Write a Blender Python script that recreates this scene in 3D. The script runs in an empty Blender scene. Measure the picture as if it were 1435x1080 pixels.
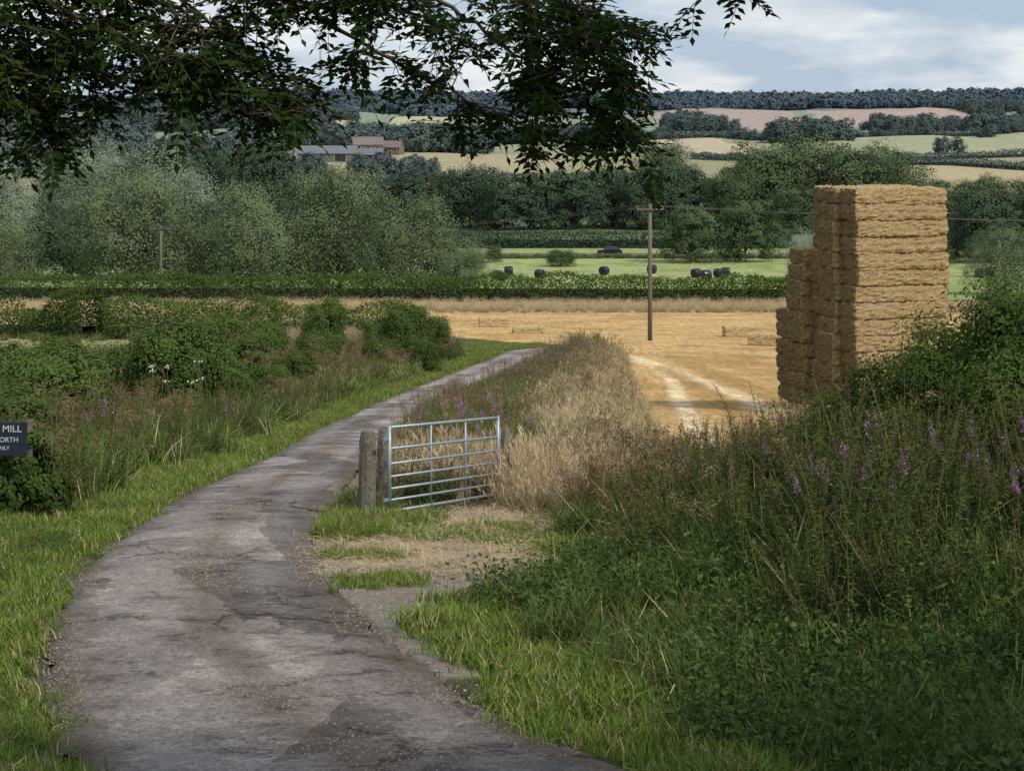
import bpy, math, random
import numpy as np
from mathutils import Vector, Matrix
rng = np.random.default_rng(11); random.seed(11)
def U(*a): return rng.uniform(*a)
scene = bpy.context.scene
COL = scene.collection

# ------------------------------------------------------------------ helpers
def link(o, parent=None):
    COL.objects.link(o)
    if parent: o.parent = parent
    return o

def empty(name, loc=(0,0,0)):
    e = bpy.data.objects.new(name, None); e.location = loc; e.empty_display_size = .2
    return link(e)

class Geo:
    def __init__(s):
        s.V=[]; s.F=[]; s.M=[]; s.T=[]; s.n=0
    def add(s, V, F, m=0, t=0.5):
        V=np.asarray(V,float).reshape(-1,3)
        fs = F if isinstance(F,list) and len(F) and isinstance(F[0],np.ndarray) and F[0].ndim==2 else [np.asarray(F,int)]
        for f in fs:
            s.F.append(f+s.n); s.M.append(np.full(len(f),m))
        s.V.append(V); s.T.append(np.broadcast_to(np.asarray(t,float),(len(V),)).copy()); s.n+=len(V)
    def mesh(s, name, mats, smooth=False):
        V=np.concatenate(s.V); T=np.concatenate(s.T)
        me=bpy.data.meshes.new(name)
        loops=np.concatenate([f.ravel() for f in s.F]); tot=np.concatenate([np.full(len(f),f.shape[1]) for f in s.F])
        start=np.concatenate([[0],np.cumsum(tot)[:-1]])
        me.vertices.add(len(V)); me.vertices.foreach_set('co',V.ravel().astype(np.float32))
        me.loops.add(len(loops)); me.loops.foreach_set('vertex_index',loops.astype(np.int32))
        me.polygons.add(len(tot)); me.polygons.foreach_set('loop_start',start.astype(np.int32))
        me.polygons.foreach_set('material_index',np.concatenate(s.M).astype(np.int32))
        me.polygons.foreach_set('use_smooth',np.full(len(tot),smooth))
        a=me.attributes.new('tint','FLOAT','POINT'); a.data.foreach_set('value',T.astype(np.float32))
        me.update(calc_edges=True)
        for m in mats: me.materials.append(m)
        return me
    def obj(s, name, mats, smooth=False, loc=(0,0,0), parent=None):
        o=bpy.data.objects.new(name,s.mesh(name,mats,smooth)); o.location=loc
        return link(o,parent)

def nrm(a):
    return a/np.maximum(np.linalg.norm(a,axis=-1,keepdims=True),1e-9)

def tube(P,R,k=6):
    P=np.asarray(P,float); R=np.broadcast_to(np.asarray(R,float),(len(P),))
    T=np.gradient(P,axis=0); T=nrm(T)
    ref=np.array([0,0,1.]) if abs(T[0,2])<.9 else np.array([1.,0,0])
    A=nrm(np.cross(T,ref)); B=np.cross(T,A)
    th=np.arange(k)*2*math.pi/k
    V=(P[:,None]+R[:,None,None]*(np.cos(th)[None,:,None]*A[:,None]+np.sin(th)[None,:,None]*B[:,None])).reshape(-1,3)
    n=len(P)
    i=np.arange(n-1)[:,None]*k; j=np.arange(k)[None,:]; j2=(j+1)%k
    F=np.stack([i+j,i+j2,i+k+j2,i+k+j],-1).reshape(-1,4)
    cap1=np.arange(k)[::-1][None]; cap2=(np.arange(k)+(n-1)*k)[None]
    return V,[F,cap1,cap2]

def box(c,s,rot=None):
    c=np.array(c,float); s=np.array(s,float)/2
    v=np.array([[x,y,z] for x in(-1,1) for y in(-1,1) for z in(-1,1)],float)*s
    if rot is not None: v=v@np.array(Matrix.Rotation(rot,3,'Z')).T
    F=np.array([[0,1,3,2],[4,6,7,5],[0,4,5,1],[2,3,7,6],[0,2,6,4],[1,5,7,3]])
    return v+c,F

def leaves(C,D,N,L,W):
    D=nrm(D); S=nrm(np.cross(D,N)); L=np.broadcast_to(L,(len(C),))[:,None]; W=np.broadcast_to(W,(len(C),))[:,None]
    up=np.cross(S,D)
    V=np.stack([C, C+D*L*.45+S*W/2+up*L*.06, C+D*L, C+D*L*.45-S*W/2+up*L*.06],1).reshape(-1,3)
    F=np.arange(len(C)*4).reshape(-1,4)
    return V,F
def rdir(n): return nrm(rng.normal(size=(n,3)))

def bez(P,n):
    P=np.asarray(P,float); m=len(P)
    t=np.linspace(0,m-1,n); i=np.clip(t.astype(int),0,m-2); f=(t-i)[:,None]
    p0=P[np.maximum(i-1,0)];p1=P[i];p2=P[i+1];p3=P[np.minimum(i+2,m-1)]
    return .5*((2*p1)+(-p0+p2)*f+(2*p0-5*p1+4*p2-p3)*f**2+(-p0+3*p1-3*p2+p3)*f**3)

def sm(t): t=np.clip(t,0,1); return t*t*(3-2*t)

_tab=rng.random((256,256))
def vn(x,y,s=1.0):
    x=np.asarray(x,float)*s+1000.3; y=np.asarray(y,float)*s+1000.7
    i=np.floor(x).astype(int); j=np.floor(y).astype(int); fx=sm(x-i); fy=sm(y-j)
    g=lambda a,b:_tab[a%256,b%256]
    return (g(i,j)*(1-fx)+g(i+1,j)*fx)*(1-fy)+(g(i,j+1)*(1-fx)+g(i+1,j+1)*fx)*fy
def fbm(x,y,s=1.0):
    return .5*vn(x,y,s)+.3*vn(x,y,2.1*s)+.2*vn(x,y,4.3*s)

def inpoly(x,y,poly):
    x=np.asarray(x);y=np.asarray(y); r=np.zeros(x.shape,bool); n=len(poly)
    for a in range(n):
        x1,y1=poly[a]; x2,y2=poly[(a+1)%n]
        if y1==y2: continue
        c=((y1>y)!=(y2>y))&(x<(x2-x1)*(y-y1)/(y2-y1)+x1)
        r^=c
    return r

# ------------------------------------------------------------------ terrain profile
PY=[-60,-5,0,6,12,14,16,18,20,22,25,30,35,45,58,80,124,150,200,250,320,400,500,700,900,1200,1500,2200,3000,3500,4500,7000]
PZ=[6,-1.1,-1.65,-2.75,-4.0,-4.15,-4.3,-4.44,-4.59,-4.74,-5,-5.52,-6.1,-7.2,-8.5,-10.3,-13.1,-14.6,-17.2,-19,-19.5,-20,-19.5,-15,-8,0,6,30,60,66,40,0]
RY=[-6,0,5,8,11.5,13.3,14.6,15.9,17.6,19.8,21.9,25,30,38,50,63,77,89,98,106]
RL=[.8,-.2,-1.6,-2.2,-2.75,-3.32,-3.68,-4.0,-4.3,-4.62,-4.72,-4.87,-4.93,-5.0,-5.2,-4.8,-3.75,-2.48,-1.22,-.5]
RR=[4.6,3.9,2.9,1.9,.80,-.05,-.55,-1.0,-1.5,-2.05,-2.30,-2.50,-2.66,-2.9,-3.1,-2.7,-1.4,-.0,1.1,2.4]
XL=lambda y:np.interp(y,RY,RL); XR=lambda y:np.interp(y,RY,RR)
left_pts=list(zip(RL,RY))+[(.2,108.5),(1.6,110.4),(4.6,111.4)]
right_pts=list(zip(RR,RY))+[(3.0,107.2),(3.7,108.2),(4.8,108.9)]
ROADPOLY=left_pts+right_pts[::-1]

def H(x,y):
    x=np.asarray(x,float); y=np.asarray(y,float)
    z=sum(np.interp(y+d*np.maximum(np.abs(y),8),PY,PZ) for d in(-.07,-.035,0,.035,.07))/5
    bs=np.interp(y,[0,8,11,14,16,18,25],[5,2.8,2.0,1.0,.3,.5,1.4])
    z=z+sm((x-bs)/3.2)*.75*(1-sm((y-20)/8))*sm((y+4)/6)
    z=z+sm((XL(y)-1.2-x)/2.5)*.25*(1-sm((y-22)/6))
    near=np.clip(1-np.abs(y)/140,0,1)
    off=np.where((x>XL(y)-.3)&(x<XR(y)+.3),0,1)
    z=z+(fbm(x,y,.9)-.5)*.12*near*off
    z=z+(fbm(x,y,.006)-.5)*np.clip((y-600)/1000,0,1)*24
    return z

FB_Y=[30,38,50,67,85,102,112,122,140,165]; FB_X=[2.6,2.8,3.5,4.5,5.5,6.0,4.6,-2,-9,-14]
FBx=lambda y:np.interp(y,FB_Y,FB_X)
def instub(x,y): return (y>29)&(y<172)&(x>FBx(y)+(vn(x,y,.5)-.5)*1.2)

# ------------------------------------------------------------------ materials
def newmat(name):
    m=bpy.data.materials.new(name); m.use_nodes=True
    nt=m.node_tree; b=nt.nodes['Principled BSDF']; return m,nt,b
def N(nt,t,**k):
    n=nt.nodes.new(t)
    for a,v in k.items(): setattr(n,a,v)
    return n
def mixc(nt,f,a,b,bt='MIX'):
    n=nt.nodes.new('ShaderNodeMix'); n.data_type='RGBA'; n.blend_type=bt
    for s,v in((n.inputs[0],f),(n.inputs[6],a),(n.inputs[7],b)):
        if hasattr(v,'is_linked'): nt.links.new(v,s)
        elif isinstance(v,(int,float)): s.default_value=v
        else: s.default_value=(*v,1) if len(v)==3 else v
    return n.outputs[2]
def noise(nt,scale,detail=4,vec=None,rough=.6):
    n=nt.nodes.new('ShaderNodeTexNoise'); n.inputs['Scale'].default_value=scale; n.inputs['Detail'].default_value=detail; n.inputs['Roughness'].default_value=rough
    if vec is not None: nt.links.new(vec,n.inputs['Vector'])
    return n.outputs['Fac']
def ramp(nt,f,stops):
    r=nt.nodes.new('ShaderNodeValToRGB'); e=r.color_ramp.elements
    while len(e)<len(stops): e.new(.5)
    for i,(p,c) in enumerate(stops):
        e[i].position=p; e[i].color=(c,c,c,1) if isinstance(c,(int,float)) else (*c,1)
    nt.links.new(f,r.inputs[0]); return r.outputs[0]
def math_(nt,op,a,b=None,c=None):
    n=nt.nodes.new('ShaderNodeMath'); n.operation=op
    for i,v in enumerate((a,b,c)):
        if v is None: continue
        if hasattr(v,'is_linked'): nt.links.new(v,n.inputs[i])
        else: n.inputs[i].default_value=v
    return n.outputs[0]
def bump(nt,b,h,s=.5,d=.02):
    n=nt.nodes.new('ShaderNodeBump'); n.inputs['Strength'].default_value=s; n.inputs['Distance'].default_value=d
    nt.links.new(h,n.inputs['Height']); nt.links.new(n.outputs[0],b.inputs['Normal'])
def objco(nt): return nt.nodes.new('ShaderNodeTexCoord').outputs['Object']

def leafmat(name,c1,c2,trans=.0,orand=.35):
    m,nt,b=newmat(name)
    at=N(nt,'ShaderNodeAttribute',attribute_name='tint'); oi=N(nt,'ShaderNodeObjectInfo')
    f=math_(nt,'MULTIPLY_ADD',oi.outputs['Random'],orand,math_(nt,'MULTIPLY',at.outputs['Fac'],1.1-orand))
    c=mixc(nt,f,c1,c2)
    nt.nodes.remove(b)
    d=N(nt,'ShaderNodeBsdfDiffuse'); nt.links.new(c,d.inputs[0]); out=nt.nodes['Material Output'].inputs[0]
    if trans>0:
        t=N(nt,'ShaderNodeBsdfTranslucent'); nt.links.new(c,t.inputs[0])
        mx=N(nt,'ShaderNodeMixShader'); mx.inputs[0].default_value=trans
        nt.links.new(d.outputs[0],mx.inputs[1]); nt.links.new(t.outputs[0],mx.inputs[2])
        nt.links.new(mx.outputs[0],out)
    else: nt.links.new(d.outputs[0],out)
    return m
def plain(name,c,rough=.7,metal=0,nscale=8,var=.35,bs=.3,bd=.01):
    m,nt,b=newmat(name); v=objco(nt); n=noise(nt,nscale,5,v)
    f=ramp(nt,n,[(.3,1-var),(.7,1+0.0)])
    nt.links.new(mixc(nt,1.0,c,f,'MULTIPLY'),b.inputs['Base Color'])
    b.inputs['Roughness'].default_value=rough; b.inputs['Metallic'].default_value=metal
    if bs: bump(nt,b,n,bs,bd)
    return m

M_grass=leafmat('verge_grass_blades',(.07,.105,.020),(.20,.285,.055),.2)
M_grassd=leafmat('dark_grass_blades',(.048,.076,.022),(.15,.20,.058),.2)
M_dry=leafmat('dry_grass_stems',(.25,.175,.095),(.62,.50,.32),.15)
M_weed=leafmat('weed_leaves',(.038,.064,.020),(.125,.172,.054),.2)
M_purple=leafmat('willowherb_flowers',(.30,.13,.30),(.48,.28,.48),.3)
M_brown=leafmat('dock_seedheads',(.11,.065,.04),(.33,.23,.15))
M_bramble=leafmat('bramble_leaves',(.032,.056,.016),(.115,.165,.045),.15)
M_white=leafmat('white_umbels',(.6,.6,.5),(.8,.8,.7))
M_haw=leafmat('hawthorn_leaves',(.028,.050,.014),(.095,.14,.036),.15)
M_ash=leafmat('ash_leaflets',(.010,.022,.005),(.05,.09,.016),.25)  # dark base: the shade the branches hang in is put into the colour
M_willow=leafmat('willow_leaves',(.085,.108,.058),(.18,.222,.118),.12)
M_silver=leafmat('white_willow_leaves',(.16,.195,.14),(.29,.335,.25),.12)
M_wood=leafmat('woodland_leaves',(.036,.058,.042),(.08,.112,.068))  # slightly blued: distance haze put into the leaf colour
M_mid=leafmat('oak_leaves',(.05,.078,.04),(.12,.16,.076))
M_far=leafmat('far_woodland_leaves',(.065,.092,.095),(.115,.148,.135))  # pale blue-green: distance haze painted into the leaves
M_vfar=leafmat('ridge_woodland_leaves',(.088,.118,.145),(.122,.16,.185))  # bluest and palest: ridge haze painted into the leaves
M_bark=plain('bark',(.11,.085,.06),.9,0,14,.5,.6,.02)
M_post=plain('weathered_timber',(.20,.175,.14),.9,0,25,.6,.8,.02)
M_galv=plain('galvanised_steel',(.36,.42,.48),.5,.5,12,.3,.05,.002)
M_wire=plain('wire',(.08,.08,.08),.6)
M_stem=leafmat('stems',(.08,.08,.03),(.22,.15,.08))

def strawmat(name,c1,c2,c3,c4):
    m,nt,b=newmat(name); v=objco(nt)
    mp=N(nt,'ShaderNodeMapping'); mp.inputs['Scale'].default_value=(5,5,20); nt.links.new(v,mp.inputs[0])
    n1=noise(nt,1.0,8,mp.outputs[0],.9); n2=noise(nt,17,6,v,.9); n3=noise(nt,1.6,5,v,.7)
    c=mixc(nt,ramp(nt,n1,[(.40,0.),(.60,1.)]),c1,c2)
    c=mixc(nt,ramp(nt,n2,[(.50,0.),(.62,.9)]),c,c3)
    c=mixc(nt,ramp(nt,n2,[(.36,.85),(.45,0.)]),c,c4)
    c=mixc(nt,ramp(nt,n3,[(.45,0.),(.62,.35)]),c,c1)
    nt.links.new(c,b.inputs['Base Color']); b.inputs['Roughness'].default_value=.9; b.inputs['Specular IOR Level'].default_value=.1
    bump(nt,b,math_(nt,'ADD',n1,n2),1.,.08)
    return m
M_straw=strawmat('straw_bale',(.45,.32,.15),(.62,.47,.25),(.80,.65,.40),(.22,.14,.06))
M_strawe=strawmat('shaded_bale_ends',(.22,.15,.07),(.33,.24,.12),(.46,.35,.19),(.09,.055,.027))  # darker straw copy: shade of the stack's unlit side put into the colour
M_stick=leafmat('straw_stalks',(.36,.25,.12),(.86,.70,.44))

# ------------------------------------------------------------------ ground sheet
ys=[-25]
while ys[-1]<7000:
    y=ys[-1]; ys.append(y+max(.16,abs(y)*.0075) if y>4 else y+.6)
ys=np.array(ys)
tt=np.linspace(-1,1,760); tt=np.sign(tt)*(np.abs(tt)*.42+np.abs(tt)**3*.5)
X=tt[None,:]*(np.maximum(ys,0)+16)[:,None]; Y=np.repeat(ys[:,None],len(tt),1)
Z=H(X,Y)
rd=inpoly(X,Y,ROADPOLY)
Z=Z-np.where(rd,.07,0)
n1=fbm(X,Y,.25); n2=fbm(X,Y,2.)
def C(*c): return np.array(c,float)
col=np.zeros(X.shape+(3,))+C(.085,.10,.04)
def paint(mask,c,f=1.0):
    f=np.asarray(f)*np.ones(X.shape); w=(mask*f)[...,None]
    col[:]=col*(1-w)+C(*c)*w
paint((Y<30),(.085,.08,.045))
APR=[(-2.6,24.2),(-2.2,17.6),(-1.3,17.2),(-.2,17.6),(.3,19),(.6,21.5),(1.0,24.5),(.2,26.5),(-1.4,24.6)]
def soft(poly,s=.5):
    xw=X+(fbm(X,Y,1.3)-.5)*s*2; yw=Y+(fbm(X+31,Y,1.1)-.5)*s*3
    return inpoly(xw,yw,poly)
paint(soft(APR),(.24,.20,.16))
paint((X>XR(Y)-.1)&(X<XR(Y)+.45+.4*(n2-.5))&(Y>14.5)&(Y<21),(.24,.21,.18))
paint(soft([(-2,20.4),(0,20.6),(.6,23),(0,25.5),(-1,24.5),(-2,23)])&(Y<30),(.42,.34,.22),.35+.65*(n2>.45))
st=instub(X,Y)
paint((Y>28)&(Y<172)&(X>XR(Y))&~st&(Y<118),(.24,.20,.11))
paint(st,(.53,.345,.145))
paint(st&(n1>.52),(.60,.415,.185),.6)
paint(st&(n1<.42),(.44,.275,.10),.6)
def track(P,w,c,f):
    P=bez(P,80); d=np.full(X.shape,9.); m=(Y>30)&(Y<130)&(np.abs(X)<60)
    xx,yy=X[m],Y[m]; dd=np.full(xx.shape,99.)
    for p in P:
        dd=np.minimum(dd,np.hypot((xx-p[0]),(yy-p[1])*.25))
    d[m]=dd
    paint(st&m,c,f*np.exp(-(d/w)**4)*(.65+.35*(n2>.45)))
track([(4.4,40),(4.9,50),(5.5,58),(6.1,68),(6.9,80),(7.0,92),(6.2,103)],.32,(.80,.64,.40),.95)
track([(8.6,40),(8.4,50),(8.4,60),(8.4,70),(8.1,80),(7.6,90),(6.4,102)],.40,(.80,.64,.40),.95)
track([(6.4,42),(6.6,50),(7.0,58),(7.3,68),(7.6,78),(7.3,90)],.55,(.35,.21,.07),.7)
track([(10.2,42),(9.9,60),(9.7,72),(9.3,86),(8.6,100)],.6,(.35,.21,.07),.65)
track([(14,104),(20,100),(34,96)],.5,(.70,.52,.28),.7)
track([(9,100),(17,88),(30,80),(45,78)],.7,(.37,.225,.08),.75)
track([(11,90),(17,75),(34,64)],.8,(.37,.225,.08),.7)
track([(9,106),(20,96),(45,90)],.5,(.37,.225,.08),.6)
track([(-6,140),(10,133),(40,128)],.8,(.40,.25,.10),.5)
track([(-6,150),(15,146),(40,144)],.8,(.66,.49,.26),.6)
paint((Y>172)&(Y<197),(.40,.33,.20))
paint((Y>112)&(Y<172)&(X<-22)&(X>-300),(.34,.30,.16),.5+.5*(n1>.5))
paint((Y>100)&(Y<121)&(X<-22),(.29,.27,.13))
paint((Y>150)&(Y<197)&(X<-14),(.38,.32,.19))
paint((Y>205)&(Y<311),(.24,.29,.10))
paint((Y>250)&(Y<311)&(n1>.45),(.36,.39,.17),.7)
paint((Y>327)&(Y<345),(.27,.32,.13))
paint((Y>345)&(Y<600),(.13,.165,.08))
paint((Y>600)&(Y<930),(.28,.28,.16))
paint((Y>600)&(Y<930)&(X>-90)&(X<25),(.36,.32,.20))
paint((Y>600)&(Y<880)&(X>100),(.40,.34,.21))
paint((Y>930)&(Y<1350),(.27,.29,.19))
paint((Y>960)&(Y<1350)&(X>100)&(X<150),(.45,.38,.27))
paint((Y>1000)&(Y<1350)&(X>220),(.32,.33,.21))
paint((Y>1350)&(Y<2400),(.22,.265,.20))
paint((Y>1450)&(Y<2150)&(X>-120)&(X<-15),(.40,.41,.25))
paint((Y>1450)&(Y<1900)&(X>-260)&(X<-150),(.37,.38,.27))
paint((Y>1560)&(Y<2420)&(X>150)&(X<285+(Y-1560)*.08),(.36,.295,.26))
paint((Y>1560)&(Y<2420)&(X>310+(Y-1560)*.08)&(X<470+(Y-1560)*.16),(.38,.305,.265))
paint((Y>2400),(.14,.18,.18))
col*= (0.82+.36*n2)[...,None]
g=Geo()
nr,nc=X.shape
i=np.arange(nr-1)[:,None]*nc; j=np.arange(nc-1)[None,:]
g.add(np.stack([X,Y,Z],-1).reshape(-1,3),np.stack([i+j,i+j+1,i+nc+j+1,i+nc+j],-1).reshape(-1,4))
m,nt,b=newmat('ground_soil_and_fields')
at=N(nt,'ShaderNodeAttribute',attribute_name='gcol'); sa=N(nt,'ShaderNodeAttribute',attribute_name='stub'); v=objco(nt)
nz=noise(nt,9,6,v,.75); nz2=noise(nt,.35,5,v,.6)
mp=N(nt,'ShaderNodeMapping'); mp.inputs['Rotation'].default_value=(0,0,math.radians(12)); mp.inputs['Scale'].default_value=(4.2,.35,1); nt.links.new(v,mp.inputs[0])
rows=noise(nt,1.,5,mp.outputs[0],.7)
c=mixc(nt,1.0,at.outputs['Color'],ramp(nt,nz,[(.3,.62),(.7,1.25)]),'MULTIPLY')
c=mixc(nt,1.0,c,ramp(nt,nz2,[(.3,.82),(.7,1.15)]),'MULTIPLY')
c2=mixc(nt,1.0,c,ramp(nt,rows,[(.35,.72),(.65,1.16)]),'MULTIPLY')
c=mixc(nt,sa.outputs['Fac'],c,c2)
nt.links.new(c,b.inputs['Base Color']); b.inputs['Roughness'].default_value=.95; b.inputs['Specular IOR Level'].default_value=.1
bump(nt,b,math_(nt,'ADD',nz,rows),.7,.06)
go=g.obj('ground',[m],True)
a=go.data.color_attributes.new('gcol','FLOAT_COLOR','POINT'); a.data.foreach_set('color',np.concatenate([col.reshape(-1,3),np.ones((nr*nc,1))],1).ravel().astype(np.float32))
a=go.data.attributes.new('stub','FLOAT','POINT'); a.data.foreach_set('value',st.ravel().astype(np.float32))

# ------------------------------------------------------------------ lane
Lp=bez(left_pts,900); Rp=bez(right_pts,900); K=26
V=[];T=[]
for k in range(K+1):
    f=k/K; P=Lp*(1-f)+Rp*f
    wob=0.30*(fbm(P[:,1],np.full(len(P),3.*(k==0)+9.*(k==K)),1.5)-.5) if k in(0,K) else 0
    x=P[:,0]+wob; y=P[:,1]
    z=H(x,y)+.012+.05*(1-(2*f-1)**2)-(.03 if k in(0,K) else 0)
    V.append(np.stack([x,y,z],-1)); T.append(np.full(len(P),f))
V=np.stack(V,1); T=np.stack(T,1); n=V.shape[0]
i=np.arange(n-1)[:,None]*(K+1); j=np.arange(K)[None,:]
g=Geo(); g.add(V.reshape(-1,3),np.stack([i+j,i+j+1,i+K+2+j,i+K+1+j],-1).reshape(-1,4),0,T.ravel())
m,nt,b=newmat('worn_lane_tarmac'); v=objco(nt)
at=N(nt,'ShaderNodeAttribute',attribute_name='tint').outputs['Fac']
big=noise(nt,.55,5,v,.65); med=noise(nt,3.2,8,v,.85); fine=noise(nt,30,5,v,.95); grit=noise(nt,12,6,v,.95); mid=noise(nt,1.1,8,v,.8)
c=mixc(nt,ramp(nt,big,[(.38,0.),(.62,1.)]),(.225,.20,.19),(.32,.29,.272))
c=mixc(nt,ramp(nt,med,[(.52,0.),(.60,.75)]),c,(.17,.15,.137))
c=mixc(nt,ramp(nt,mid,[(.54,0.),(.575,.75)]),c,(.40,.365,.34))
c=mixc(nt,ramp(nt,mid,[(.41,.85),(.44,0.)]),c,(.135,.118,.107))
mp=N(nt,'ShaderNodeMapping'); mp.inputs['Scale'].default_value=(.75,.32,1); nt.links.new(v,mp.inputs[0])
vp=N(nt,'ShaderNodeTexVoronoi'); vp.inputs['Scale'].default_value=1.; vp.inputs['Randomness'].default_value=.9
wn0=N(nt,'ShaderNodeTexNoise'); wn0.inputs['Scale'].default_value=3; wn0.inputs['Detail'].default_value=6; nt.links.new(v,wn0.inputs['Vector'])
nt.links.new(mixc(nt,.12,mp.outputs[0],wn0.outputs['Color']),vp.inputs['Vector'])
sp=N(nt,'ShaderNodeSeparateColor'); nt.links.new(vp.outputs['Color'],sp.inputs[0])
c=mixc(nt,1.0,c,ramp(nt,sp.outputs[0],[(.30,.64),(.34,1.0),(.74,1.0),(.78,1.26)]),'MULTIPLY')
cen=math_(nt,'ABSOLUTE',math_(nt,'SUBTRACT',at,.5))
wh=math_(nt,'ABSOLUTE',math_(nt,'SUBTRACT',cen,.25))
c=mixc(nt,math_(nt,'MULTIPLY',ramp(nt,wh,[(.0,.5),(.13,0.)]),ramp(nt,med,[(.42,.1),(.55,1.)])),c,(.39,.36,.335))
cm=math_(nt,'MULTIPLY',ramp(nt,math_(nt,'MULTIPLY_ADD',mid,.16,cen),[(.07,1.),(.19,0.)]),ramp(nt,grit,[(.40,0.1),(.55,1.)]))
c=mixc(nt,cm,c,(.19,.155,.122))
em=math_(nt,'MULTIPLY',ramp(nt,math_(nt,'MULTIPLY_ADD',med,.22,cen),[(.46,0.),(.57,1.)]),.9)
c=mixc(nt,em,c,(.17,.14,.112))
c=mixc(nt,1.0,c,ramp(nt,fine,[(.38,.6),(.62,1.4)]),'MULTIPLY')
c=mixc(nt,1.0,c,ramp(nt,grit,[(.38,.66),(.62,1.30)]),'MULTIPLY')
vo=N(nt,'ShaderNodeTexVoronoi',feature='DISTANCE_TO_EDGE'); vo.inputs['Scale'].default_value=1.3
wn=N(nt,'ShaderNodeTexNoise'); wn.inputs['Scale'].default_value=4; wn.inputs['Detail'].default_value=7; wn.inputs['Roughness'].default_value=.8; nt.links.new(v,wn.inputs['Vector'])
wv=mixc(nt,.4,v,wn.outputs['Color']); nt.links.new(wv,vo.inputs['Vector'])
crk=math_(nt,'MULTIPLY',ramp(nt,vo.outputs['Distance'],[(.0,1.),(.02,0.)]),ramp(nt,big,[(.40,1.),(.5,0.)]))
c=mixc(nt,math_(nt,'MULTIPLY',crk,.5),c,(.07,.06,.052))
nt.links.new(c,b.inputs['Base Color']); b.inputs['Roughness'].default_value=1.; b.inputs['Specular IOR Level'].default_value=.05
hh=math_(nt,'ADD',math_(nt,'MULTIPLY',med,1.2),math_(nt,'MULTIPLY',grit,.7))
hh=math_(nt,'SUBTRACT',hh,crk); bump(nt,b,hh,1.,.045)
g.obj('lane',[m],True)

def blob(name,cx,cy,rx,ry,mat,h=.006,seed=0):
    g=Geo(); k=40; th=np.linspace(0,2*math.pi,k,endpoint=False); r=1+.2*np.sin(3*th+seed)+.13*np.sin(5*th+2*seed)+.1*np.sin(11*th+seed)+rng.normal(size=k)*.05
    ring=[]
    for s in(1,.6,.0):
        x=cx+rx*r*np.cos(th)*s; y=cy+ry*r*np.sin(th)*s
        f=(x-XL(y))/(XR(y)-XL(y)); z=H(x,y)+.012+.05*(1-(2*f-1)**2)+h*(1.0 if s<1 else .3)
        ring.append(np.stack([x,y,z],-1))
    V=np.concatenate(ring); F=[[a+o,(a+1)%k+o,(a+1)%k+k+o,a+k+o] for o in(0,k) for a in range(k)]
    g.add(V,np.array(F)); return g.obj(name,[mat],True)
M_hole=plain('pothole_dark_tarmac',(.12,.10,.085),1.,0,20,.6,1.,.03)
blob('pothole',-3.2,25.0,.30,.24,M_hole,.006,2)
blob('pothole',-4.25,19.0,.17,.14,M_hole,.006,4)

# ------------------------------------------------------------------ templates
def tcoll(name,meshes):
    c=bpy.data.collections.new(name)
    for k,me in enumerate(meshes):
        c.objects.link(bpy.data.objects.new(f'{name}_{k:02d}',me))
    return c
def blades(g,n,h,w,spread,lean,m=0,base=(0,0),tb=(0,1)):
    a=U(0,2*math.pi,n); r=spread*np.sqrt(U(0,1,n)); p=np.stack([base[0]+r*np.cos(a),base[1]+r*np.sin(a),np.full(n,-.03)],-1)
    d=U(0,2*math.pi,n); D=np.stack([np.cos(d),np.sin(d),0*d],-1); S=np.stack([-np.sin(d),np.cos(d),0*d],-1)
    hh=(h*U(.45,1.1,n))[:,None]; ln=(lean*U(.2,1.2,n))[:,None]*hh; ww=(w*U(.7,1.3,n))[:,None]/2; Zv=np.array([[0,0,1.]])
    a1=p+D*ln*.25+Zv*hh*.5; a2=p+D*ln*.9+Zv*hh*np.sqrt(np.maximum(.2,1-.5*(ln/hh)**2))
    V=np.stack([p-S*ww,p+S*ww,a1+S*ww*.8,a1-S*ww*.8,a2],1).reshape(-1,3)
    o=np.arange(n)[:,None]*5
    g.add(V,[o+np.array([[0,1,2,3]]),o+np.array([[3,2,4]])],m,np.repeat(U(tb[0],tb[1],n),5))
    return a2
def tuft(n,h,w,s,l,mat,dry=0):
    g=Geo()
    for q in range(4): blades(g,n//4,h*U(.7,1.15),w,s*.6,l,0,(U(-s,s)*.6,U(-s,s)*.6))
    if dry: blades(g,dry,h*1.05,w*.8,s,l,1)
    return g.mesh('tuft',[mat,M_dry])
C_short=tcoll('short_grass',[tuft(110,.13,.009,.24,.85,M_grass,10) for _ in range(5)])
C_med=tcoll('meadow_grass',[tuft(110,.34,.010,.26,.85,M_grass,8) for _ in range(5)])
C_medd=tcoll('rank_grass',[tuft(120,.48,.011,.28,.95,M_grassd,14) for _ in range(5)])
C_dark=tcoll('shade_grass',[tuft(130,.42,.012,.28,1.,M_grassd,3) for _ in range(5)])
def drytuft():
    g=Geo()
    for q in range(3):
        b0=(U(-.22,.22),U(-.22,.22)); tips=blades(g,11,1.0,.006,.14,.55,0,b0)
        n=len(tips); D=nrm(np.stack([U(-.5,.5,n),U(-.5,.5,n),np.ones(n)],-1))
        for k in range(2):
            V,F=leaves(tips-D*.12,D+rng.normal(size=(n,3))*.14,rdir(n),U(.12,.22,n),.018); g.add(V,F,0,np.repeat(U(.5,1.1,n),4))
        blades(g,16,.6,.007,.2,.95,0,b0)
        blades(g,10,.55,.01,.2,.9,1,b0)
    return g.mesh('drytuft',[M_dry,M_grassd])
C_dry=tcoll('dry_grass',[drytuft() for _ in range(6)])
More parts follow.
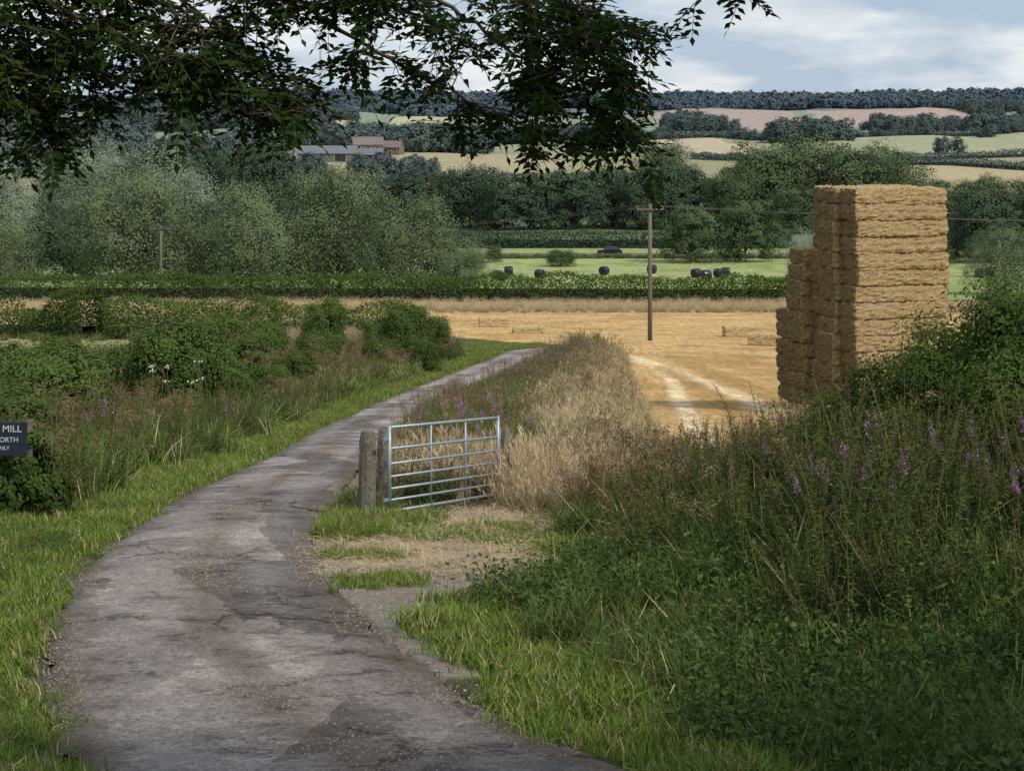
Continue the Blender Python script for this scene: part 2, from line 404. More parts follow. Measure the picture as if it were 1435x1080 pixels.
def weed(h,nl,ll,lw,mat,top=None,bush=4,stemt=.3):
    g=Geo()
    for s in range(bush):
        a=U(0,6.28); r=U(0,.2); hh=h*U(.6,1.1); ln=U(0,.35)
        t=np.linspace(0,1,6)[:,None]; b0=np.array([r*math.cos(a),r*math.sin(a),-.05]); dr=np.array([math.cos(a),math.sin(a),0])
        P=b0+np.array([0,0,1.])*hh*t+dr*ln*hh*t**2
        V,F=tube(P,np.linspace(.006,.003,6),3); g.add(V,F,1,stemt)
        n=nl; tt=U(.12,.97,n); C0=np.stack([np.interp(tt,t[:,0],P[:,k]) for k in range(3)],-1)
        aa=U(0,6.28,n); D=np.stack([np.cos(aa),np.sin(aa),U(-.25,.7,n)],-1)
        sz=(1.15-.75*tt)
        V,F=leaves(C0,D,np.array([0,0,1.])+rng.normal(size=(n,3))*.5,ll*sz*U(.7,1.2,n),lw*sz); g.add(V,F,0,np.repeat(U(0,1,n),4))
        if top=='purple' and s<2:
            n=40; tt=U(.0,1,n); C0=P[-1]+np.array([0,0,1.])*(tt[:,None]-.6)*.24+dr*ln*.2*tt[:,None]+rng.normal(size=(n,3))*.014
            V,F=leaves(C0,rdir(n)+[0,0,.2],rdir(n),.034*(1.3-tt),.024*(1.3-tt)); g.add(V,F,2,np.repeat(U(0,1,n),4))
        if top=='brown':
            n=90; tt=U(0,1,n); C0=P[-1]-np.array([0,0,1.])*tt[:,None]*.42*h+rng.normal(size=(n,3))*.026*(1+1.3*tt[:,None])
            V,F=leaves(C0,rdir(n)+[0,0,.5],rdir(n),.028,.014); g.add(V,F,2,np.repeat(U(0,1,n),4))
        if top=='umbel':
            for q in range(3):
                c0=P[-1]+np.array([U(-.15,.15),U(-.15,.15),U(-.1,.06)]); n=22
                V,F=tube(np.stack([P[-2],c0]),.003,3); g.add(V,F,1,.6)
                o=np.stack([rng.normal(size=n)*.045,rng.normal(size=n)*.045,U(-.02,.02,n)],-1)
                V,F=leaves(c0+o,rdir(n)*[1,1,.3],[0,0,1.]+rdir(n)*.3,.028,.022); g.add(V,F,2,np.repeat(U(0,1,n),4))
    blades(g,14,h*.6,.009,.22,.8,0)
    tm={'purple':M_purple,'brown':M_brown,'umbel':M_brown,None:M_weed}[top]
    return g.mesh('weed',[mat,M_stem,tm])
C_nettle=tcoll('nettles',[weed(.95,60,.08,.034,M_weed) for _ in range(5)])
C_wh=tcoll('willowherb',[weed(1.25,70,.09,.018,M_weed,'purple') for _ in range(4)]+[weed(1.2,80,.09,.018,M_weed,None) for _ in range(2)])
C_green=tcoll('leafy_weeds',[weed(1.2,110,.09,.022,M_weed,None) for _ in range(4)])
C_dock=tcoll('dock',[weed(1.05,16,.10,.022,M_weed,'brown',4,.9) for _ in range(3)]+[weed(1.15,14,.10,.022,M_weed,'umbel',4,.9) for _ in range(4)])
def herb():
    g=Geo()
    n=170; C0=np.stack([rng.normal(size=n)*.18,rng.normal(size=n)*.18,U(0,.24,n)],-1)
    D=rdir(n); D[:,2]=np.abs(D[:,2])*.6
    V,F=leaves(C0,D,[0,0,1.]+rng.normal(size=(n,3))*.7,U(.03,.065,n),U(.014,.028,n)); g.add(V,F,0,np.repeat(U(0,1,n),4))
    blades(g,40,.34,.009,.25,1.,1)
    return g.mesh('herb',[M_weed,M_grassd])
C_herb=tcoll('low_herbs',[herb() for _ in range(5)])
M_stone=leafmat('limestone_chippings',(.14,.12,.105),(.36,.32,.285),0)
def stone():
    g=Geo(); th=np.linspace(0,6.28,7)[:-1]
    V=np.concatenate([np.stack([np.cos(th)*U(.7,1.1,6),np.sin(th)*U(.7,1.1,6),np.zeros(6)],-1),np.stack([np.cos(th)*.6,np.sin(th)*.6,U(.4,.7,6)],-1)])*.5
    F=[np.array([[a,(a+1)%6,(a+1)%6+6,a+6] for a in range(6)]),np.arange(6,12)[None]]
    g.add(V,F,0,U(0,1)); return g.mesh('stone',[M_stone])
C_stone=tcoll('chippings',[stone() for _ in range(5)])
def strawb():
    g=Geo(); n=40; D=rdir(n); D[:,2]*=.12
    V,F=leaves(np.stack([rng.normal(size=n)*.2,rng.normal(size=n)*.2,U(.005,.03,n)],-1),D,np.array([0,0,1.])+rdir(n)*.2,U(.08,.25,n),.007); g.add(V,F,0,np.repeat(U(.1,1.0,n),4))
    return g.mesh('straw',[M_dry])
C_strawb=tcoll('loose_straw',[strawb() for _ in range(4)])

def ng(coll):
    g=bpy.data.node_groups.new('scatter_'+coll.name,'GeometryNodeTree')
    g.interface.new_socket('Geometry',in_out='INPUT',socket_type='NodeSocketGeometry'); g.interface.new_socket('Geometry',in_out='OUTPUT',socket_type='NodeSocketGeometry')
    i=g.nodes.new('NodeGroupInput'); o=g.nodes.new('NodeGroupOutput'); ip=g.nodes.new('GeometryNodeInstanceOnPoints')
    ci=g.nodes.new('GeometryNodeCollectionInfo'); ci.inputs['Collection'].default_value=coll; ci.inputs['Separate Children'].default_value=True; ci.inputs['Reset Children'].default_value=True
    def na(nm,t):
        n=g.nodes.new('GeometryNodeInputNamedAttribute'); n.data_type=t; n.inputs['Name'].default_value=nm; return n.outputs['Attribute']
    L=g.links.new
    L(i.outputs[0],ip.inputs['Points']); L(ci.outputs[0],ip.inputs['Instance']); ip.inputs['Pick Instance'].default_value=True
    L(na('idx','INT'),ip.inputs['Instance Index']); L(na('rot','FLOAT_VECTOR'),ip.inputs['Rotation']); L(na('scl','FLOAT_VECTOR'),ip.inputs['Scale'])
    L(ip.outputs[0],o.inputs[0]); return g
_ngs={}
def scatter(name,P,coll,smin=.7,smax=1.2,tilt=.12,scl=None):
    P=np.asarray(P,float); n=len(P)
    if n==0: return
    me=bpy.data.meshes.new(name); me.vertices.add(n); me.vertices.foreach_set('co',P.ravel().astype(np.float32))
    a=me.attributes.new('idx','INT','POINT'); a.data.foreach_set('value',rng.integers(0,len(coll.objects),n).astype(np.int32))
    R=np.stack([rng.normal(size=n)*tilt,rng.normal(size=n)*tilt,U(0,6.28,n)],-1)
    a=me.attributes.new('rot','FLOAT_VECTOR','POINT'); a.data.foreach_set('vector',R.ravel().astype(np.float32))
    if scl is None:
        s=U(smin,smax,n); scl=np.stack([s,s,s*U(.8,1.2,n)],-1)
    a=me.attributes.new('scl','FLOAT_VECTOR','POINT'); a.data.foreach_set('vector',scl.ravel().astype(np.float32))
    o=bpy.data.objects.new(name,me); link(o)
    if coll.name not in _ngs: _ngs[coll.name]=ng(coll)
    md=o.modifiers.new('scatter','NODES'); md.node_group=_ngs[coll.name]
    return o
def pts(n,x0,x1,y0,y1,cond=None):
    y=U(y0,y1,n); x=U(x0,x1,n)
    k=~inpoly(x,y,ROADPOLY)
    if cond is not None: k&=cond(x,y)
    x,y=x[k],y[k]; return np.stack([x,y,H(x,y)],-1)
def apron(x,y): return inpoly(x+(vn(x,y,1.2)-.5)*.9,y+(vn(x+5,y,1.)-.5)*1.6,APR)
def Lband(a,b): return lambda x,y:(x<XL(y)-a+(vn(x,y,1.3)-.5)*.3)&(x>XL(y)-b+(vn(x,y,.4)-.5)*.8)
def Rband(a,b): return lambda x,y:(x>XR(y)+a+(vn(x,y,1.3)-.5)*.35)&(x<XR(y)+b)
# ---- verge grass
P1=pts(7500,-9,-2,7,27,Lband(.12,3.4)); P2=pts(8000,-9,0,27,60,Lband(.1,1.5)); P3=pts(5200,-8,3,60,112,Lband(.1,1.6))
scatter('verge_grass',np.concatenate([P1,P2]),C_short,.65,1.5)
scatter('verge_grass',np.concatenate([P3,pts(1800,-5,6,60,114,Rband(.05,.9)),pts(1000,-8,3,107,116,lambda x,y:x<2)]),C_short,1.1,2.0)
scatter('verge_grass',pts(1300,-9,-3,7,27,lambda x,y:Lband(.9,4.5)(x,y)&(vn(x,y,.8)>.5)),C_med,.4,.8)
scatter('low_herbs',pts(900,-9,-3,8,27,lambda x,y:Lband(.3,4)(x,y)&(vn(x+2,y,.9)>.55)),C_herb,.4,.8)
def rn(x,y): return (x>XR(y)+.2+.25*((y>14.5)&(y<21))+(vn(x,y,1.5)-.5)*.6)&(~apron(x,y))
scatter('bank_grass',pts(10000,-2,6.5,8,25,lambda x,y:rn(x,y)&(vn(x,y,1.1)>.25)&(vn(x+9,y,.7)<.86)),C_short,.8,1.7)
scatter('bank_grass',pts(500,-.6,1.2,14.6,18.2,lambda x,y:(x>XR(y)+.35)),C_short,.7,1.6)
scatter('bank_grass',pts(2600,-2,7,8,25,lambda x,y:rn(x,y)&(x>XR(y)+.9)&(vn(x,y,.9)>.45)),C_med,.5,1.0,.3)
scatter('shade_grass',pts(4200,-.2,7.5,9,19,lambda x,y:rn(x,y)&(x>XR(y)+1.3)&(vn(x+5,y,.8)>.32)),C_dark,.45,1.15,.35)
scatter('low_herbs',pts(5200,-1,7.5,9,20,lambda x,y:rn(x,y)&(x>XR(y)+1.0)&(vn(x+3,y+7,.9)>.42)),C_herb,.6,1.5,.3)
scatter('nettle_bed',pts(420,1.6,6.5,10.5,15,lambda x,y:(x>XR(y)+2.2)&(vn(x,y,.9)>.5)),C_nettle,.35,.7,.25)
scatter('gateway_grass',pts(2300,-2.6,1.2,16,26.5,lambda x,y:apron(x,y)&(vn(x,y*1.4,.9)>.64)),C_short,.4,1.1)
scatter('gateway_grass',pts(900,-2.6,-.6,22.3,26,lambda x,y:(x>XR(y)+.15)&(np.hypot((x+1.75)/.7,(y-24.3)/1.3)<1)),C_short,.6,1.2,.2)
scatter('gateway_grass',pts(150,-2.5,-1.5,22.4,24.2,lambda x,y:(x>XR(y)+.05)),C_med,.4,.85,.2)
scatter('loose_straw',pts(600,-2.2,1.2,19.5,26,lambda x,y:apron(x,y)),C_strawb,.7,1.2,.05)
gx=pts(8000,-2.7,.6,15,24,lambda x,y:apron(x,y)&(vn(x,y,.8)>.3)); gx2=pts(12000,-6,3,9,30,lambda x,y:(np.abs(x-XL(y))<.25)|(np.abs(x-XR(y)-.1)<.4))
scatter('gravel',np.concatenate([gx,gx2]),C_stone,.01,.034,.1)
n=11000; y=U(9,26,n); f=np.clip(.5+rng.normal(size=n)*.12,0,1); f=np.where(U(0,1,n)<.4,np.where(U(0,1,n)<.5,U(.0,.1,n),U(.86,1,n)),f)
x=XL(y)*(1-f)+XR(y)*f; k=vn(x,y,.9)>.42; x,y,f=x[k],y[k],f[k]
scatter('gravel',np.stack([x,y,H(x,y)+.012+.05*(1-(2*f-1)**2)],-1),C_stone,.007,.024,.1)

# ---- right foreground tall weeds
def tallR(x,y): return (x>np.interp(y,[10,13,15,17,19,22,26,30],[4.2,2.9,2.1,1.6,1.2,1.3,1.2,.8])+(vn(x,y,.8)-.5)*1.2)
scatter('nettle_bed',pts(1700,1,8.5,12,27,lambda x,y:tallR(x,y)&(vn(x,y,.6)>.3)),C_nettle,.6,1.1,.2)
scatter('leafy_weeds',pts(950,1.5,7.5,13.5,24,lambda x,y:tallR(x,y)&(vn(x+3,y,.7)>.32)),C_green,.65,1.1,.2)
scatter('leafy_weeds',pts(170,2.6,6,14.5,18),C_green,.85,1.2,.15)
scatter('willowherb',pts(190,1,8,14.5,24,lambda x,y:tallR(x,y)&(x>1.9)&(vn(x,y+4,.5)>.42)),C_wh,.7,1.0,.2)
scatter('willowherb',pts(60,3.0,5.4,14.6,18.0),C_wh,.8,1.05,.18)
scatter('dock_seedheads',pts(800,.8,8,17,31,lambda x,y:tallR(x,y)&(vn(x+7,y,.5)>.36)),C_dock,.65,1.0,.15)
scatter('rank_grass',pts(1500,.8,8.5,14,33,tallR),C_medd,.7,1.5,.3)
# ---- strip between lane and stubble
def fs(x,y): return (x-XR(y))/(FBx(y)-XR(y))
def strip(x,y): return (x>XR(y)+.6)&(x<FBx(y)-.1)&(y>27)&(~((y<31)&(x<1.0)&(x>-.4)))
scatter('dry_grass',pts(2300,-3,8,26.5,60,lambda x,y:strip(x,y)&(fs(x,y)>.42+.35*vn(x,y,.3))&(vn(x,y,.6)>.25)),C_dry,.4,.88,.25)
scatter('dry_grass',pts(1700,-3,9,60,112,lambda x,y:strip(x,y)&(fs(x,y)>.5)&(vn(x,y,.4)>.25)),C_dry,.45,.85,.2)
scatter('dry_grass',pts(300,-.2,2.2,22.5,30,lambda x,y:(x>-.1+(y<25)*.8)&(vn(x,y,.8)>.3)),C_dry,.5,.85,.25)
scatter('rank_grass',pts(3600,-4,6,25,108,lambda x,y:strip(x,y)&(x<XR(y)+4.5)),C_medd,.8,1.7,.25)
scatter('meadow_grass',pts(1500,-4,6,25,60,lambda x,y:strip(x,y)&(vn(x,y,.5)>.4)),C_med,1.,2.0,.25)
scatter('willowherb',pts(950,-4,4,29,104,lambda x,y:(x>XR(y)+.7)&(x<XR(y)+3.0)&(vn(x,y,.3)>.36)),C_wh,.65,1.1,.15)
scatter('dock_seedheads',pts(1500,-4,8,26,108,lambda x,y:strip(x,y)&(vn(x,y+20,.3)>.40)),C_dock,.6,1.1,.15)
scatter('nettle_bed',pts(700,-3,5.6,97,119,lambda x,y:(x>XR(np.minimum(y,106))+1.2)&(y>97+x*.3)),C_nettle,.6,1.1)
scatter('nettle_bed',pts(900,-4,5,28,95,lambda x,y:strip(x,y)&(x<XR(y)+3)&(vn(x,y,.3)<.5)),C_nettle,.6,1.1)
# ---- left rough
def LW(x,y): return (x<XL(y)-1.4+(vn(x,y,.5)-.5)*.8)&(x>XL(y)-9-(y-30)*.12)
scatter('nettle_bed',pts(5200,-24,-3,26.5,105,lambda x,y:LW(x,y)&(vn(x,y,.3)>.3)),C_nettle,.8,1.45,.2)
scatter('rank_grass',pts(6000,-26,-3,26,108,lambda x,y:LW(x,y)),C_medd,.9,2.0,.25)
scatter('meadow_grass',pts(3000,-30,-4,26,110,lambda x,y:LW(x,y)),C_med,1.2,2.6,.25)
scatter('dry_grass',pts(600,-26,-3,27,112,lambda x,y:LW(x,y)&(vn(x,y,.25)>.5)),C_dry,.6,1.1,.2)
scatter('dock_seedheads',pts(1500,-20,-3,27,100,lambda x,y:LW(x,y)&(vn(x,y+33,.3)>.38)),C_dock,.8,1.3)
scatter('willowherb',pts(140,-14,-4,27,70,lambda x,y:LW(x,y)&(vn(x,y+50,.3)>.5)),C_wh,.7,1.1)
scatter('leafy_weeds',pts(800,-14,-4,27,60,lambda x,y:LW(x,y)&(vn(x,y+50,.3)>.35)),C_green,.7,1.25)
scatter('nettle_bed',pts(420,-10.5,-6,20,27.5,lambda x,y:x<-6.0-(27-y)*.35),C_nettle,.5,.9)
scatter('field_edge_grass',pts(3600,-60,50,171,190,lambda x,y:vn(x,y,.2)>.1),C_dry,.6,1.0,.2)
scatter('field_edge_grass',pts(1600,-60,-10,120,170,lambda x,y:(x<FBx(y)-1)&(vn(x,y,.15)>.45)),C_dry,.6,1.0,.2)
scatter('field_edge_grass',pts(1600,-60,-12,118,170,lambda x,y:(x<FBx(y)-1)&(vn(x,y,.15)<.5)),C_medd,1.,1.6,.2)

# ------------------------------------------------------------------ trees / shrubs
def crown(seed,Hh,W,th,nl,ncl,nlv,ls,mats,lw=.5,droop=0.,trunk=True,lobe=.36,D=None,spread=.30,bushy=False,jit=.55):
    global rng
    st0=rng; rng=np.random.default_rng(seed); Uu=rng.uniform
    g=Geo(); D=D or W
    c=np.array([0,0,(th+Hh)/2]); s=np.array([W/2,D/2,(Hh-th)/2])
    if bushy:
        z=np.linspace(.10,.80,nl)+Uu(-.05,.05,nl); a=np.arange(nl)*2.4+Uu(-.5,.5,nl)
        rr=.74*np.sqrt(np.clip(1-((z-.34)/.62)**2,.05,1))*Uu(.35,1,nl)**.5
        L=np.stack([W/2*rr*np.cos(a),D/2*rr*np.sin(a),z*Hh],-1)
        R=lobe*min(W,Hh)/2*Uu(.7,1.3,nl)
        R=np.minimum(R,(Hh*1.0-L[:,2])*.95)
    else:
        d=rdir(nl); r=Uu(.25,1,nl)**.5; L=c+d*r[:,None]*s*.64
        R=lobe*s.min()*Uu(.75,1.25,nl)*1.1
    L=np.concatenate([L,[c]]); R=np.append(R,lobe*s.min()*1.6)
    if trunk:
        k=max(.012*Hh,.03)*1.6
        P=np.array([[0,0,-.3],[0,0,th*.6+.02*Hh],[.02*W,.01*W,c[2]*.8],[0,0,c[2]+s[2]*.4]]); V,F=tube(bez(P,9),np.linspace(k,k*.25,9),7); g.add(V,F,1)
        for q in range(len(L)):
            a=np.array([0,0,max(th*.7,L[q,2]*.45)]); P=bez([a,(a+L[q])/2+[0,0,.03*Hh],L[q]],6); V,F=tube(P,np.linspace(k*.42,k*.08,6),5); g.add(V,F,1)
    n=len(L)*ncl
    li=np.repeat(np.arange(len(L)),ncl); d=rdir(n); lim=-.75 if bushy else -.3; d[:,2]=np.where(d[:,2]<lim,-d[:,2]*.6,d[:,2]); d=nrm(d)
    cc=L[li]+d*(R[li]*Uu(.62,1.1,n))[:,None]; cr=R[li]*spread*Uu(.6,1.3,n)
    ct=Uu(0,1,n)
    i=np.repeat(np.arange(n),nlv); m=len(i)
    o=rng.normal(size=(m,3))*cr[i][:,None]*.6*[1,1,.7 if not droop else 1.2]; p=cc[i]+o
    k=p[:,2]>.02; p=p[k]; i=i[k]; m=len(i)
    out=nrm(nrm(p-c*[1,1,.7])*.5+nrm(p-L[li[i]])*.8)
    D_=rdir(m); D_=D_-(D_*out).sum(1,keepdims=True)*out*.85+[0,0,-droop*1.2]
    V,F=leaves(p,D_,out+rdir(m)*jit,ls*Uu(.6,1.3,m),ls*lw)
    hz=np.clip((p[:,2]-th)/(Hh-th),0,1); lt=Uu(0,1,len(L))  # hz darkens leaf tint low down: crown shading painted into the colour
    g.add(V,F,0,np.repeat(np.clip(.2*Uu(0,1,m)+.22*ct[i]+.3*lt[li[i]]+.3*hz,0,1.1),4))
    me=g.mesh('crown',mats); rng=st0
    return me
def place(name,me,x,y,s=1,rz=0,dz=0,sxy=None):
    o=bpy.data.objects.new(name,me); o.location=(x,y,float(H(x,y))+dz); o.rotation_euler=(0,0,rz)
    q=sxy or s; o.scale=(q,q,s); return link(o)

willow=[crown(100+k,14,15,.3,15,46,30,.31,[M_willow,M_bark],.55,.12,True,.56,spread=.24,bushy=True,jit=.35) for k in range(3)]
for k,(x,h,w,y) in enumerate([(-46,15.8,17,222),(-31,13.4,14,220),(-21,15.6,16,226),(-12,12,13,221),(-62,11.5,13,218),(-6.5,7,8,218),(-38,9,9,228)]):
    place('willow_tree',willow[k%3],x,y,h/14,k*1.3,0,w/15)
silver=[crown(120+k,20,16,.5,16,36,28,.42,[M_silver,M_bark],.5,.12,True,.52,spread=.24,bushy=True,jit=.35) for k in range(2)]
for k,(x,h,w,y) in enumerate([(-82,20,17,290),(-69,20.5,17,300),(-58,19.5,15,288),(-49,15.5,13,285),(-94,19,17,285),(-74,13,14,268)]):
    place('white_willow_tree',silver[k%2],x,y,h/20,k*2.1,0,w/16)
place('white_willow_tree',silver[0],34.3,215,8.2/20,1,0,5.6/16)
place('willow_tree',willow[1],58,218,8/14,2,0,9.5/15)
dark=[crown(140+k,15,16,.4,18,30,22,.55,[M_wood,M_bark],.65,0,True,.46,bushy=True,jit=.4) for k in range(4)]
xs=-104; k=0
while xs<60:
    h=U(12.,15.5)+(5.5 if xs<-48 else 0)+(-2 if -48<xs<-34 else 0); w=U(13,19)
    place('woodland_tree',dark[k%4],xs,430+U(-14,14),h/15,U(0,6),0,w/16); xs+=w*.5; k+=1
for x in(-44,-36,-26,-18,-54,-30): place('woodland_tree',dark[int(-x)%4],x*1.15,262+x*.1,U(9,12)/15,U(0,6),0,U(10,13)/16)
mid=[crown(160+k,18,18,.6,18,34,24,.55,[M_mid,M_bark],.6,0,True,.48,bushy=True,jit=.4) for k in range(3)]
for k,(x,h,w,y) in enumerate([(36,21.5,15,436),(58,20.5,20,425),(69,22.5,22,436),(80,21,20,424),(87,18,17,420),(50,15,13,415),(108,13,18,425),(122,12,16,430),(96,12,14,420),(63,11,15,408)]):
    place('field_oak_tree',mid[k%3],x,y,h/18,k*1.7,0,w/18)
rb=[crown(180+k,9.5,11,.1,16,36,26,.32,[M_mid,M_bark],.6,0,True,.5,spread=.26,bushy=True,jit=.4) for k in range(2)]
place('sallow_bush',rb[0],29,300,1.02,0,0,1.05); place('sallow_bush',rb[1],38,302,1.09,2,0,1.05)
place('hedgerow_tree',dark[1],77,300,12.4/15,1,0,.85); place('hedgerow_tree',dark[2],88,302,13/15,1,0,.9); place('hedgerow_tree',dark[0],68,310,8/15,1,0,.8)
for x,y,s,q in[(7.5,290,.28,.5),(-6,285,.3,.35),(-3,300,.3,.3),(66,296,.5,.8),(-8,215,.25,.4)]: place('sallow_bush',rb[int(x)%2],x,y,s,0,0,q)

M_core=plain('hedge_twigs',(.03,.036,.018),.95)  # solid dark core added inside the hedges to block light
def hedge(name,P,h,w,ls,mat,dens=40,rag=.25,core=.62):
    P=bez(P,max(4,len(P)*6)); g=Geo(); seg=np.linalg.norm(np.diff(P,axis=0),axis=1); L=seg.sum()
    n=int(L*(2*h+w)*dens); t=U(0,1,n)*(len(P)-1); i=np.clip(t.astype(int),0,len(P)-2); f=(t-i)[:,None]
    c=P[i]*(1-f)+P[i+1]*f; tan=nrm(P[i+1]-P[i]); side=np.stack([tan[:,1],-tan[:,0]],-1)
    hh=h*(1+rag*(fbm(c[:,0],c[:,1],.35)-.5)*2); th=U(0,math.pi,n); sx=np.clip(np.cos(th)*1.35,-1,1); sz=np.clip(np.sin(th)*1.25,0,1)
    low=U(0,1,n)<.55; sx=np.where(low,np.sign(U(-1,1,n)),sx); sz=np.where(low,U(.02,1,n),sz)
    xy=c+side*(sx*w/2*(1+.2*rng.normal(size=n)))[:,None]; z=H(xy[:,0],xy[:,1])+hh*sz+rng.normal(size=n)*.05*h
    p=np.stack([xy[:,0],xy[:,1],z],-1); out=nrm(np.stack([side[:,0]*sx,side[:,1]*sx,sz*.8],-1))
    V,F=leaves(p,rdir(n)+out*.2,out+rdir(n)*.6,ls*U(.6,1.4,n),ls*.6); g.add(V,F,0,np.repeat(np.clip(.25*U(0,1,n)+.4*vn(p[:,0],p[:,1],.8)+.35*sz,0,1),4))
    P=P[1:-1]; tn=nrm(np.gradient(P,axis=0)); sd=np.stack([tn[:,1],-tn[:,0]],-1); rows=[]
    for a,b_ in((-.3,0),(-.22,core),(.22,core),(.3,0)):
        q=P+sd*a*w; rows.append(np.stack([q[:,0],q[:,1],H(q[:,0],q[:,1])+b_*h*.85-(.1 if b_==0 else 0)],-1))
    V=np.stack(rows,1).reshape(-1,3); m=len(P); i=np.arange(m-1)[:,None]*4; j=np.arange(3)[None]
    g.add(V,np.stack([i+j,i+j+1,i+5+j,i+4+j],-1).reshape(-1,4),1)
    return g.obj(name,[mat,M_core])
hedge('trimmed_hedge',[(-85,206),(-40,203),(0,201),(31,199)],2.6,2.2,.26,M_haw,42,.25)
hedge('trimmed_hedge',[(-16,345),(10,347),(52,345)],2.9,2.5,.45,M_wood,16,.12)
hedge('trimmed_hedge',[(60,345),(90,340),(120,338)],2.6,2.5,.45,M_wood,14,.12)
hedge('overgrown_hedge',[(-46,128),(-33,126),(-28,124)],2.4,2.8,.2,M_haw,80,.8,.4)
hedge('overgrown_hedge',[(-27.5,124),(-22,126),(-17,130)],2.3,2.8,.2,M_haw,80,.8,.4)
hedge('overgrown_hedge',[(-18,135),(-12,140),(-8,146)],1.6,2.2,.2,M_haw,70,.8,.4)
hedge('distant_hedge',[(-60,690),(0,700),(70,705)],3,3,.8,M_far,5,.4)
hedge('distant_hedge',[(90,930),(200,935),(330,930)],3,4,1.0,M_far,4,.4)
hedge('distant_hedge',[(170,880),(240,760),(300,700)],3,4,1.0,M_far,4,.4)
hedge('distant_hedge',[(60,1350),(250,1360),(460,1350)],4,6,1.6,M_far,2,.6)
hedge('distant_hedge',[(-200,1430),(-80,1440),(40,1430)],5,6,1.6,M_far,2,.6)

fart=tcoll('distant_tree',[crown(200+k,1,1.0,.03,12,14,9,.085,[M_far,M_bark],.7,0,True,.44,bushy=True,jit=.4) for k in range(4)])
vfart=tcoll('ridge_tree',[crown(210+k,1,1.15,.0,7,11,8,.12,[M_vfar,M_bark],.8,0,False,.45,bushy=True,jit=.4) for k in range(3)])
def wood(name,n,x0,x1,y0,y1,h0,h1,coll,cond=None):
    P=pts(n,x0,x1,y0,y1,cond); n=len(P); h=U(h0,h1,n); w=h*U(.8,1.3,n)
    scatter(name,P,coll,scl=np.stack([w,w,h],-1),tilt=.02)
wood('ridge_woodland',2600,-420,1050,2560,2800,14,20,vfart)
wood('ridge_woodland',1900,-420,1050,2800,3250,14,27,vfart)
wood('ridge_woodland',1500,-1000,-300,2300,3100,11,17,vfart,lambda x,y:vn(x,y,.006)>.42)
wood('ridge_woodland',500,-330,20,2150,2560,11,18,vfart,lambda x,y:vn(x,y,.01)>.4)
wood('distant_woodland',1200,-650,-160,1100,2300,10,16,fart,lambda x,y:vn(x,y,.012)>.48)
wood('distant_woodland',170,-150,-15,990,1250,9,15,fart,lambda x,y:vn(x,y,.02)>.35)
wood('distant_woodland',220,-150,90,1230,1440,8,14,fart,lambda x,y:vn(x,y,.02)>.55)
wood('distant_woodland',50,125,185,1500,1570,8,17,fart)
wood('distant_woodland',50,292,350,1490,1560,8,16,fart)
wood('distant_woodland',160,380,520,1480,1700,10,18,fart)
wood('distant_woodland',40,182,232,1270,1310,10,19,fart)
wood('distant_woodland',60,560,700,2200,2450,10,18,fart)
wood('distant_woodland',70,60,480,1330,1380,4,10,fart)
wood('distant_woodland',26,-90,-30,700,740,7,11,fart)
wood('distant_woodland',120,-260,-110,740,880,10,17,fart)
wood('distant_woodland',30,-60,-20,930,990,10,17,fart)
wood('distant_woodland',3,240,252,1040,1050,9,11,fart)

br=[crown(300+k,2.6,3.4,0,18,40,26,.11,[M_bramble,M_bark],.55,0,True,.36,spread=.5,bushy=True) for k in range(3)]
BR=[(-9.5,52,2.9,3.2),(-9.9,60,2.6,3.0),(-11,45,2.1,3.0),(-10.4,75,2.3,3.0),(-9.6,95,3.4,2.8),(-5.2,92,3.1,3.2),(-4.2,86,1.9,2.4),(-9.8,36,1.6,2.4),(-13.5,52,2.2,3.4),(-8.2,70,1.7,2.2),(-12.6,64,2.3,3.2),(-14,84,2.4,3.4),(-6.0,100,1.9,2.6),(-17,72,2.1,4),(-16,100,2.4,4),(-4.0,96,2.4,2.2),(-7.4,104,2,2.5),
 (-8.4,56,1.7,2.2),(-12,38,1.7,2.6),(-11.2,56,2.2,2.8),(-9,86,2.0,2.6),(-12,90,2.3,3),(-13.4,44,2.0,3),(-16,62,2.2,3.4),(-8.2,63,1.5,2.0),(-14,74,2.3,3),(-6.4,88,1.6,2)]
for k,(x,y,h,w) in enumerate(BR):
    place('bramble_bush',br[k%3],x,y,h/2.6,k*1.1,0,w/3.2)
hw=[crown(320+k,2.3,2.8,0,18,60,32,.055,[M_haw,M_bark],.6,0,True,.36,spread=.6,bushy=True) for k in range(2)]
for x,y,s,r,q in[(5.5,18.8,1.08,0,.95),(4.25,19.0,.74,1,.7),(6.4,18.0,1.25,3,1.0),(4.9,19.6,.92,2,.8),(3.6,19.6,.54,4,.55),(5.0,17.4,.72,5,.75),(3.9,18.2,.5,6,.5)]: place('hawthorn_bush',hw[int(r)%2],x,y,s,r,0,q)
g=Geo()
for _ in range(7):
    x=-9+U(-.8,.8); y=50.3+U(-.6,.4); z=float(H(x,y))+U(1.2,1.8); n=16
    V,F=leaves(np.array([x,y,z])+rng.normal(size=(n,3))*[.05,.05,.015],rdir(n),[0,0,1.]+rdir(n)*.4,.05,.05); g.add(V,F,0,.5)
    V,F=tube([[x,y,z-.9],[x,y,z]],.008,3); g.add(V,F,1)
g.obj('elderflower_heads',[M_white,M_stem])

